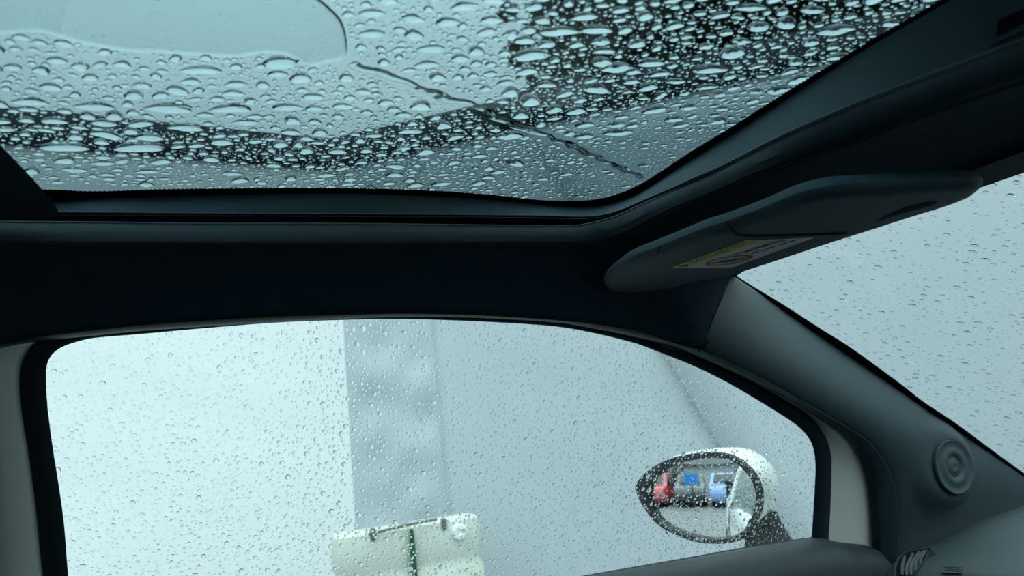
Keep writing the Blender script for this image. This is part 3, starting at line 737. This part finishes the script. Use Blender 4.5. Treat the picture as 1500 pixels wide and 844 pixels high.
# trees over the eave
def tree(name, base, h, blobs, lab, nleaf, seed):
    r = np.random.default_rng(seed); t = tag(empty(name), lab, 'tree')
    base = np.array(base)
    tr_ = [base, base + (0.05, .02, h * .3), base + (.0, .1, h * .6), base + (.1, .05, h * .9)]
    tube('trunk', resample(smooth(tr_), 14), np.linspace(.22, .05, 14), 'bark', t)
    for c, rad in blobs:
        s_ = base + np.array((0, .05, h * r.uniform(.3, .6))); c = np.array(c)
        tube('branch', resample(smooth([s_, (s_ + c) / 2 + r.normal(0, .15, 3), c]), 10), np.linspace(.08, .015, 10), 'bark', t, 7)
    vol = np.array([rd ** 2 for _, rd in blobs]); vol = vol / vol.sum(); V = []; F = []
    for (c, rad), pv in zip(blobs, vol):
        m = int(nleaf * pv)
        nsub = max(6, int(rad * 22)); sub = r.normal(size=(nsub, 3)); sub /= np.linalg.norm(sub, axis=1)[:, None]
        sub *= rad * r.uniform(.25, 1.0, (nsub, 1)) ** .6; srad = rad * r.uniform(.16, .34, nsub)
        idx = r.integers(0, nsub, m); P = np.array(c) + sub[idx] + r.normal(size=(m, 3)) * srad[idx][:, None] * .6
        a = r.normal(size=(m, 3)); a /= np.linalg.norm(a, axis=1)[:, None]
        b = np.cross(a, r.normal(size=(m, 3))); b /= np.linalg.norm(b, axis=1)[:, None]
        l = r.uniform(.05, .11, (m, 1)); c_ = np.cross(a, b)
        V.append(np.stack([P - a * l, P + b * l * .42 + c_ * l * .15, P + a * l, P - b * l * .42 + c_ * l * .15], 1).reshape(-1, 3))
    V = np.concatenate(V); F = np.arange(len(V)).reshape(-1, 4).tolist(); V = V.tolist()
    me = bpy.data.meshes.new('foliage'); me.from_pydata(V, [], F); me.materials.append(MAT['leaf']); me.update()
    o = bpy.data.objects.new('foliage', me); COL.objects.link(o); o.parent = t; o['kind'] = 'stuff'
    return t
def ap(px, py, t): return at(px, py, t)
tree('leafy_tree', (5.6, 4.6, 0), 5.4, [(ap(872, 95, 8.3), .66), (ap(905, 20, 8.6), .85), (ap(762, 78, 8.3), .2), (ap(800, 120, 8.2), .28), (ap(822, 0, 8.4), .3), (ap(745, 20, 8.3), .12), (ap(790, 160, 8.3), .28), (ap(1000, 100, 8.2), 1.0), (ap(1010, -40, 8.6), 1.3), (ap(1120, 40, 8.0), 1.1), (ap(830, 150, 8.3), .45), (ap(1200, 110, 7.8), .9), (ap(1180, -80, 8.4), 1.4), (ap(835, -70, 8.8), .6),
     (ap(1250, 60, 8.2), 1.0), (ap(1330, -20, 8.4), 1.2), (ap(1230, -40, 8.6), 1.2), (ap(1150, 140, 8.2), .6)],
     'tall dark green tree seen through the roof above the gutter', 27000, 11)

# ------------------------------------------------------------------ yard behind, seen in the mirror
def parked_car(loc, rz, mat, lab):
    c = tag(empty('parked_car'), lab, 'car', 'parked cars in the yard')
    side_ = [(-1.9, .35), (-1.95, .62), (-1.85, .92), (-1.55, 1.0), (-1.25, 1.38), (-.9, 1.47), (.1, 1.48), (.45, 1.4), (1.0, 1.0), (1.75, .86), (1.95, .66), (1.95, .36), (1.5, .25), (-1.5, .25)]
    S = resample(smooth(side_ + [side_[0]], 4), 61)[:-1]
    L = []
    for y, s_ in ((-.84, .90), (-.82, .97), (-.7, 1.0), (0, 1.015), (.7, 1.0), (.82, .97), (.84, .90)):
        P = np.array([(x * s_, y * (1 - .16 * max(0, z - .95) / .5), .25 + (z - .25) * (.97 + .03 * s_)) for x, z in S]); L.append(P)
    VV = np.vstack(L); nn = 60; F = []
    for i in range(6):
        for j in range(nn): F.append((i * nn + j, i * nn + (j + 1) % nn, (i + 1) * nn + (j + 1) % nn, (i + 1) * nn + j))
    F.append(tuple(range(nn))); F.append(tuple(range(6 * nn, 7 * nn)))
    objs = [mesh('car_body', VV, F, mat, c)]
    for sg in (-1, 1):
        wn = [(-1.2, 1.02), (-1.0, 1.36), (.05, 1.4), (.4, 1.34), (.78, 1.02)]
        objs.append(prism('side_glass', [(x, sg * (.80 - .15 * (z - 1.0)), z) for x, z in wn], (0, sg * .03, 0), 'carglass', c))
    objs.append(prism('windscreen', [(1.0, -.62, 1.03), (1.0, .62, 1.03), (.56, .54, 1.38), (.56, -.54, 1.38)], (.04, 0, .03), 'carglass', c))
    objs.append(prism('rear_glass', [(-1.56, -.6, 1.05), (-1.56, .6, 1.05), (-1.32, .54, 1.36), (-1.32, -.54, 1.36)], (-.04, 0, .03), 'carglass', c))
    for x in (-1.2, 1.2):
        for sg in (-1, 1):
            wh = lathe('wheel', [(.31, -.09), (.325, -.05), (.325, .05), (.30, .09), (.2, .09)], (x, sg * .74, .325), (0, sg, 0), 'tyre', c, 24)
            objs.append(wh); objs.append(lathe('wheel_hub', [(.2, .085), (.19, .1), (.05, .11), (.01, .11)], (x, sg * .74, .325), (0, sg, 0), 'hubmetal', c, 20))
    c.location = loc; c.rotation_euler = (0, 0, rz)
    return c
parked_car((-12.6, 4.55, 0), 0.06, 'redcar', 'red car parked in the yard, seen in the door mirror')
parked_car((-12.2, 0.55, 0), 0.0, 'bluecar', 'pale blue car parked behind, seen in the door mirror')
parked_car((-12.9, 2.5, 0), 0.0, 'darkcar', 'dark grey car parked between the red and blue cars, seen in the door mirror')
sg = tag(empty('sign_board'), 'bright blue board on a post, seen in the door mirror', 'sign')
box('board', (-9.56, 1.82, 0.95), (-9.5, 2.46, 1.42), 'bluesign', sg, .01); box('post', (-9.60, 2.11, 0), (-9.55, 2.17, 1.42), 'gutter', sg)
sh_ = tag(empty('yard_shed'), 'long pale grey shed across the yard, seen in the door mirror', 'shed')
box('shed_wall', (-16, -3, 0), (-15.6, 7, 2.1), 'shed', sh_); prism('shed_roof', [(-16.6, -3.2, 2.0), (-15.3, -3.2, 2.1), (-16.6, -3.2, 2.6)], (0, 10.4, 0), 'gutter', sh_)
hd = tag(empty('hedge'), 'green hedge at the back of the yard, seen in the door mirror', 'hedge')
V = []; F = []
for i in range(5000):
    p = np.array((rng.uniform(-15.4, -14.9), rng.uniform(3.2, 7), abs(rng.normal(0.7, .45)))); a = nrm(rng.normal(size=3)); b = nrm(np.cross(a, rng.normal(size=3))); k0 = len(V)
    V += [p - a * .12, p + b * .06, p + a * .12, p - b * .06]; F.append((k0, k0 + 1, k0 + 2, k0 + 3))
ho = mesh('hedge_leaves', V, F, 'hedge', hd, False); ho['kind'] = 'stuff'

# ================================================================== RAIN
RINGS = [(0.0, 1.0), (.32, .92), (.58, .71), (.76, .47), (.88, .265), (.95, .12), (1.0, 0.0)]
_TPL = {}
def template(seg, m):
    if (seg, m) not in _TPL:
        k = np.arange(seg); k1 = (k + 1) % seg
        tri = np.stack([0 * k, 1 + k, 1 + k1], 1)
        quad = np.concatenate([np.stack([1 + i * seg + k, 1 + (i + 1) * seg + k, 1 + (i + 1) * seg + k1, 1 + i * seg + k1], 1) for i in range(m - 1)])
        base = 1 + m * seg + k[::-1]
        _TPL[(seg, m)] = (np.concatenate([tri.ravel(), quad.ravel(), base]), np.concatenate([np.full(seg, 3), np.full(len(quad), 4), [seg]]))
    return _TPL[(seg, m)]
def drop_geo(c, ex, ey, ez, rx, ry, ang, h, irr, r, seg=16, rings=RINGS):
    """a cap of water on a pane: centre c, pane axes ex, ey, outward normal ez"""
    q = np.arange(seg) * (2 * math.pi / seg)
    rad = np.ones(seg)
    for k in (2, 3, 4, 5):
        rad += irr / k * r.normal() * np.cos(k * q + r.uniform(0, 6.28))
    rad = np.clip(rad, .55, 1.6)
    ca, sa = math.cos(ang), math.sin(ang)
    X = rad * np.cos(q) * rx; Y = rad * np.sin(q) * ry
    X, Y = X * ca - Y * sa, X * sa + Y * ca
    D = X[:, None] * ex + Y[:, None] * ey
    parts = [(c + ez * h)[None]] + [c + D * t + ez * (h * hh) for t, hh in rings[1:]]
    parts.append(parts[-1])
    return np.concatenate(parts), template(seg, len(rings) - 1)
def poly_geo(V, F):
    return np.array(V), (np.array([i for f in F for i in f]), np.array([len(f) for f in F]))
def water_mesh(name, geos, label=None, cat=None, group=None, kind=None, origin=None):
    off = 0; VV = []; LI = []; LT = []
    for V, (li, lt) in geos:
        VV.append(V); LI.append(li + off); LT.append(lt); off += len(V)
    V = np.concatenate(VV); LI = np.concatenate(LI); LT = np.concatenate(LT)
    if origin is not None: V = V - np.array(origin)
    me = bpy.data.meshes.new(name)
    me.vertices.add(len(V)); me.vertices.foreach_set('co', V.astype(np.float32).ravel())
    me.loops.add(len(LI)); me.loops.foreach_set('vertex_index', LI.astype(np.int32))
    me.polygons.add(len(LT)); me.polygons.foreach_set('loop_start', np.r_[0, np.cumsum(LT)[:-1]].astype(np.int32))
    me.update(calc_edges=True)
    me.polygons.foreach_set('use_smooth', np.ones(len(LT), bool))
    me.materials.append(MAT['water']); me.update()
    o = bpy.data.objects.new(name, me); COL.objects.link(o)
    if origin is not None: o.location = Vector(origin)
    return tag(o, label, cat, group, kind)
ZW = ZG + 0.0043
EX = np.array((1., 0, 0)); EY = np.array((0, 1., 0)); EZ = np.array((0, 0, 1.))
# water sheet in the rear corner and the trickle that runs out of it, in pane coordinates
film_px = [(-160, 30), (-60, 45), (0, 50), (60, 48), (110, 62), (150, 70), (190, 76), (240, 78), (300, 82), (345, 84), (390, 78), (420, 82), (450, 97), (480, 92), (505, 84), (508, 60), (500, 30), (480, 8), (455, -15), (440, -60), (440, -140), (200, -170), (-160, -160)]
film = np.array([onz(x, y, ZW) for x, y in smooth(film_px + [film_px[0]], 5)[:-1]])
if (film[:, 0] * np.roll(film[:, 1], -1) - film[:, 1] * np.roll(film[:, 0], -1)).sum() < 0: film = film[::-1]
film_out = film.mean(0) + (film - film.mean(0)) * 1.035
def inpoly(P, x, y):                           # vectorised point-in-polygon
    x = np.asarray(x); y = np.asarray(y); c = np.zeros(x.shape, bool); Q = np.roll(P, 1, 0)
    for (xi, yi), (xj, yj) in zip(P[:, :2], Q[:, :2]):
        if yi == yj: continue
        c ^= ((yi > y) != (yj > y)) & (x < (xj - xi) * (y - yi) / (yj - yi) + xi)
    return c
riv_px = [(517, 94), (530, 99), (555, 107), (585, 118), (620, 130), (650, 143), (690, 152), (712, 165), (740, 180), (775, 190), (790, 195), (815, 205), (850, 220), (880, 233), (900, 243), (920, 252), (944, 261)]
riv = resample(np.array([onz(x, y, ZW) for x, y in smooth(riv_px, 6)]), 150)

# large drops first, then fill in with ever smaller ones (no overlaps), on the pane
CELL = 0.02
class Grid:
    def __init__(s): s.g = {}
    def ok(s, x, y, r, gap):
        i, j = int(math.floor(x / CELL)), int(math.floor(y / CELL))
        for a in (-1, 0, 1):
            for b in (-1, 0, 1):
                for (u, v, q) in s.g.get((i + a, j + b), ()):
                    if (u - x) ** 2 + (v - y) ** 2 < (q + r + gap) ** 2: return False
        return True
    def add(s, x, y, r): s.g.setdefault((int(math.floor(x / CELL)), int(math.floor(y / CELL))), []).append((x, y, r))
G = Grid(); drops = []
def near_riv(x, y):
    o = np.full(len(x), 9.0)
    for p in riv[::2]: o = np.minimum(o, (p[0] - x) ** 2 + (p[1] - y) ** 2)
    return np.sqrt(o)
X0, X1, Y0, Y1 = -0.16, 0.475, 0.22, 0.715
def edge_ok(x, y): return True
# the longest merged drops
LONG = [(95, 217, 29, .22), (205, 217, 34, .3), (140, 157, 24, .3), (250, 160, 30, .15), (265, 149, 20, .2), (295, 104, 25, .2), (340, 160, 28, .2), (165, 160, 26, .25), (45, 150, 22, .2),
        (632, 72, 22, .35), (545, 50, 20, .45), (480, 88, 10, .4), (680, 10, 22, .4), (545, 20, 18, .4), (625, 95, 20, .25), (720, 30, 18, .5), (770, 30, 26, .4), (818, 47, 28, .35), (855, 25, 22, .4), (800, 66, 14, .4), (880, 62, 16, .4), (1040, 102, 28, .2),
        (1225, 45, 27, .2), (1100, 12, 20, .3), (1190, 15, 20, .35), (910, 172, 12, .5), (905, 195, 24, .2), (1035, 128, 18, .3), (990, 120, 14, .3), (800, 125, 16, .35), (740, 122, 14, .4), (885, 75, 18, .4), (600, 193, 20, .15), (645, 270, 18, .15), (340, 255, 16, .2), (80, 178, 18, .3), (275, 188, 24, .2), (420, 158, 22, .2), (360, 180, 18, .25), (110, 250, 16, .2), (150, 240, 15, .2), (215, 252, 16, .2), (175, 62, 14, .5), (180, 95, 11, .5), (210, 102, 15, .3), (345, 124, 16, .35), (280, 120, 14, .4)]
for px, py, hw, asp in LONG:
    p = onz(px, py, ZW); dd = np.linalg.norm(p - CAM); rx = hw * dd / 1150.0; el = abs(ray(px, py)[2])
    ry = max(rx * .42, .004)
    pe = onz(px + hw, py, ZW) - onz(px - hw, py, ZW); ang = math.atan2(pe[1], pe[0])
    test = [(p[0] + s_ * rx * math.cos(ang), p[1] + s_ * rx * math.sin(ang)) for s_ in (-1, -.6, 0, .6, 1)]
    if inpoly(film_out, np.array([t_[0] for t_ in test]), np.array([t_[1] for t_ in test])).any(): continue
    if near_riv(np.array([t_[0] for t_ in test]), np.array([t_[1] for t_ in test])).min() < ry + .003: continue
    if not all(G.ok(*t_, max(ry, rx * .4) * 1.1, .001) for t_ in test): continue
    drops.append((p[0], p[1], rx, ry, ang, .22))
    for s_ in (-.6, 0, .6): G.add(p[0] + s_ * rx * math.cos(ang), p[1] + s_ * rx * math.sin(ang), max(ry, rx * .4))
def fill(n, r0, r1, gap, pw, tries):
    xs = rng.uniform(X0, X1, tries); ys_ = rng.uniform(Y0, Y1, tries)
    # bigger drops toward the middle of the roof, finer ones beside the front rail
    sc_ = np.where((xs > .36) & (ys_ > .52), .6, np.where((ys_ < .5) & (xs > .16), 1.1, np.where(ys_ > .62, .85, 1.0)))
    rs = (r0 + (r1 - r0) * rng.random(tries) ** pw) * sc_
    good = ~inpoly(film_out, xs, ys_) & (near_riv(xs, ys_) > rs + .0075)
    k = 0
    for x, y, r in zip(xs[good], ys_[good], rs[good]):
        if k >= n: break
        if not G.ok(x, y, r, gap): continue
        G.add(x, y, r)
        e = rng.uniform(1.0, 1.6) if r > .002 else rng.uniform(1, 1.15)
        drops.append((x, y, r * e, r / e ** .5, rng.normal(-.15, .35), .17 if r > .003 else .07)); k += 1
fill(210, .0050, .0086, .0024, 1.7, 9000)
fill(620, .0030, .0050, .0020, 1.3, 24000)
fill(850, .0018, .0036, .0016, 1.3, 30000)
fill(2600, .0010, .0020, .0007, 1.0, 50000)
fill(5200, .00045, .0010, .0004, 1.0, 60000)
order = sorted(range(len(drops)), key=lambda i: -drops[i][2] * drops[i][3])
r3 = np.random.default_rng(5)
def zone(x, y):
    p = np.array((x, y, ZW)); d = p - CAM
    px, py = 750 + FPX * (d @ R[:, 0]) / -(d @ R[:, 2]), 422 - FPX * (d @ R[:, 1]) / -(d @ R[:, 2])
    return px, py
SV = []; cnt = 0
ZL = {}
for i in order:
    x, y, rx, ry, ang, irr = drops[i]
    r_ = math.sqrt(rx * ry)
    h = min(.78 * ry, .0042 + .26 * ry)
    c = np.array((x, y, ZW))
    px, py = zone(x, y)
    seen = -25 < px < 1420 and -20 < py < 300
    big = cnt < 300 and seen and r_ > .002
    geo = drop_geo(c, EX, EY, EZ, rx, ry, ang, h, irr, r3, 28 if rx > .012 else (20 if big else (14 if r_ > .002 else (10 if r_ > .001 else 8))), RINGS if r_ > .001 else RINGS[:1] + RINGS[2::2])
    if big:
        cnt += 1
        sh_w = 'long flat' if rx > 2.2 * ry or rx > .014 else ('large rounded' if r_ > .0062 else 'small rounded')
        if near_riv(np.array([x]), np.array([y]))[0] < .022: zn = 'beside the diagonal trickle'
        elif x > .37 and y > .5: zn = 'by the front corner of the roof opening'
        elif x > .22 and y < .5: zn = 'in front of the dark tree'
        elif y > .645: zn = 'low down along the side rail'
        elif x < .0: zn = 'near the rear cross bar'
        elif y > .56: zn = 'over the dark gutter line'
        else: zn = 'against the pale sky'
        z_ = sh_w + ' raindrop on the glass roof ' + zn; gl_ = sh_w + ' roof raindrops ' + zn
        water_mesh('raindrop', [geo], z_, 'raindrop', gl_, origin=c)
    else:
        SV.append(geo)
film_in = film.mean(0) + (film - film.mean(0)) * .94
fx = rng.uniform(X0, .2, 900); fy = rng.uniform(.30, .6, 900); gd = inpoly(film_in, fx, fy)
for x, y in zip(fx[gd], fy[gd]):              # specks on top of the water sheet
    r = rng.uniform(.0004, .0011); SV.append(drop_geo(np.array((x, y, ZW + .0014)), EX, EY, EZ, r, r, 0, r * .5, .05, r3, 8, RINGS[:1] + RINGS[2::2]))
water_mesh('fine_raindrops', SV, 'countless fine raindrops scattered between the larger ones on the glass roof', 'raindrops', kind='stuff')

# water sheet
def sheet():
    n = len(film); c = film.mean(0); V = []; F = []
    tg_ = np.roll(film, -1, 0) - np.roll(film, 1, 0); tg_ /= np.linalg.norm(tg_, axis=1)[:, None]; ni = np.stack([-tg_[:, 1], tg_[:, 0], 0 * tg_[:, 0]], 1)
    lv = [(0, 0), (.0006, .0004), (.0014, .0008), (.0026, .0011), (.004, .0012)]
    for d, h in lv: V += list(film + ni * d + EZ * h)
    for i in range(len(lv) - 1):
        for j in range(n): F.append((i * n + j, i * n + (j + 1) % n, (i + 1) * n + (j + 1) % n, (i + 1) * n + j))
    from mathutils.geometry import delaunay_2d_cdt
    for lev_, flip in ((len(lv) - 1, False), (0, True)):      # flat top and underside
        P = V[lev_ * n:lev_ * n + n]
        v2, _, f2, _, _, _ = delaunay_2d_cdt([Vector((p[0], p[1])) for p in P], [(i, (i + 1) % n) for i in range(n)], [], 1, 1e-7)
        k0 = len(V); V += [np.array((p.x, p.y, P[0][2])) for p in v2]
        for f_ in f2:
            a_, b_, c_ = [V[k0 + i] for i in f_[:3]]
            up_ = np.cross(b_ - a_, c_ - a_)[2] > 0
            f_ = list(f_) if up_ != flip else list(f_)[::-1]
            F.append(tuple(k0 + i for i in f_))
    return V, F
water_mesh('water_sheet', [poly_geo(*sheet())], 'smooth sheet of standing water on the rear corner of the glass roof', 'water')
# trickle
nn0 = np.gradient(riv, axis=0); nn0 = np.stack([-nn0[:, 1], nn0[:, 0], 0 * nn0[:, 0]], 1); nn0 /= np.linalg.norm(nn0, axis=1)[:, None]
u_ = np.linspace(0, 1, 150); riv = riv + nn0 * (.0016 * np.sin(41 * u_ + 1) * np.sin(17 * u_) + .001 * np.sin(90 * u_))[:, None]
wid = .0036 + .0014 * np.sin(np.linspace(0, 37, 150)) * np.sin(np.linspace(0, 9, 150)) + .001 * rng.random(150)
wid[-8:] = np.linspace(wid[-9], .004, 8)
tg = np.gradient(riv, axis=0); tg /= np.linalg.norm(tg, axis=1)[:, None]; nn = np.stack([-tg[:, 1], tg[:, 0], 0 * tg[:, 0]], 1)
V = []; F = []; K = 9
for i in range(150):
    for k in range(K):
        a = math.pi * k / (K - 1); V.append(riv[i] + nn[i] * math.cos(a) * wid[i] + EZ * math.sin(a) * .0017)
for i in range(149):
    for k in range(K - 1): F.append((i * K + k, i * K + k + 1, (i + 1) * K + k + 1, (i + 1) * K + k))
    F.append((i * K, (i + 1) * K, (i + 1) * K + K - 1, i * K + K - 1))
F.append(tuple(range(K))); F.append(tuple(149 * K + k for k in range(K - 1, -1, -1)))
o = water_mesh('water_trickle', [poly_geo(V, F)], 'wavy trickle of water running diagonally across the glass roof', 'water')

# side window: fine drops all over
wx = nrm(np.cross(WN, (0, 0, 1))); wx = wx if wx[0] > 0 else -wx
wz = np.cross(wx, WN); wz = wz if wz[2] > 0 else -wz
SV = []; G = Grid(); CELL = 0.01
poly = np.array([((p - CAM) @ wx, (p - CAM) @ wz) for p in np.array([onwin(x, y, 0) for x, y in mid])])
lo_, hi2 = poly.min(0), poly.max(0); org = CAM + WN * (((np.array((0, .92, 1.02)) - CAM) @ WN) + .0056)
def fillw(n, r0, r1, gap, tries, pw=1.0):
    us = rng.uniform(lo_[0], hi2[0], tries); vv = rng.uniform(lo_[1] - .01, hi2[1], tries); rs = r0 + (r1 - r0) * rng.random(tries) ** pw
    good = inpoly(poly, us, vv); k = 0
    for u, v, r in zip(us[good], vv[good], rs[good]):
        if k >= n: break
        if not G.ok(u, v, r, gap): continue
        G.add(u, v, r); k += 1
        geo = drop_geo(org + wx * u + wz * v, wx, -wz, WN, r * rng.uniform(.9, 1.1), r * rng.uniform(.95, 1.25), rng.normal(0, .3), r * rng.uniform(.28, .5), .07, r3, 12 if r > .0015 else 8, RINGS if r > .0018 else RINGS[:1] + RINGS[2::2])
        SV.append(geo)
fillw(700, .0022, .0034, .003, 4000, 1.8)
fillw(6200, .0010, .0020, .0006, 60000)
fillw(5000, .0005, .0011, .0006, 40000)
water_mesh('fine_raindrops', SV, 'fine raindrops beading all over the passenger side window', 'raindrops', kind='stuff')

# windscreen: scattered drops
SV = []; G = Grid()
def fills(n, r0, r1, gap, tries, pw=1.0):
    k = 0
    for _ in range(tries):
        if k >= n: break
        y = rng.uniform(.15, .86); z = rng.uniform(.992, 1.345); r = r0 + (r1 - r0) * rng.random() ** pw
        v = (1.33 - z) * 2.0
        if not G.ok(y, v, r, gap): continue
        G.add(y, v, r); k += 1
        c = np.array((wsx(y, z, -.0066), y, z)); sl_ = nrm((1.73, 0, -1.0)); ex_ = nrm((-.24 * (y - .3), 1, 0)); ez_ = nrm(np.cross(ex_, sl_)); ez_ = ez_ if ez_[2] > 0 else -ez_
        sl2 = np.cross(ez_, ex_)
        geo = drop_geo(c, ex_, sl2, ez_, r * rng.uniform(.9, 1.1), r * rng.uniform(1, 1.3), rng.normal(0, .3), r * rng.uniform(.25, .4), .08, r3, 12 if r > .0015 else 8, RINGS if r > .0018 else RINGS[:1] + RINGS[2::2])
        SV.append(geo)
fills(560, .0024, .0046, .004, 5000, 1.5)
fills(2400, .0010, .0022, .002, 12000)
fills(3000, .0005, .0010, .0015, 9000)
water_mesh('fine_raindrops', SV, 'scattered raindrops on the windscreen glass', 'raindrops', kind='stuff')
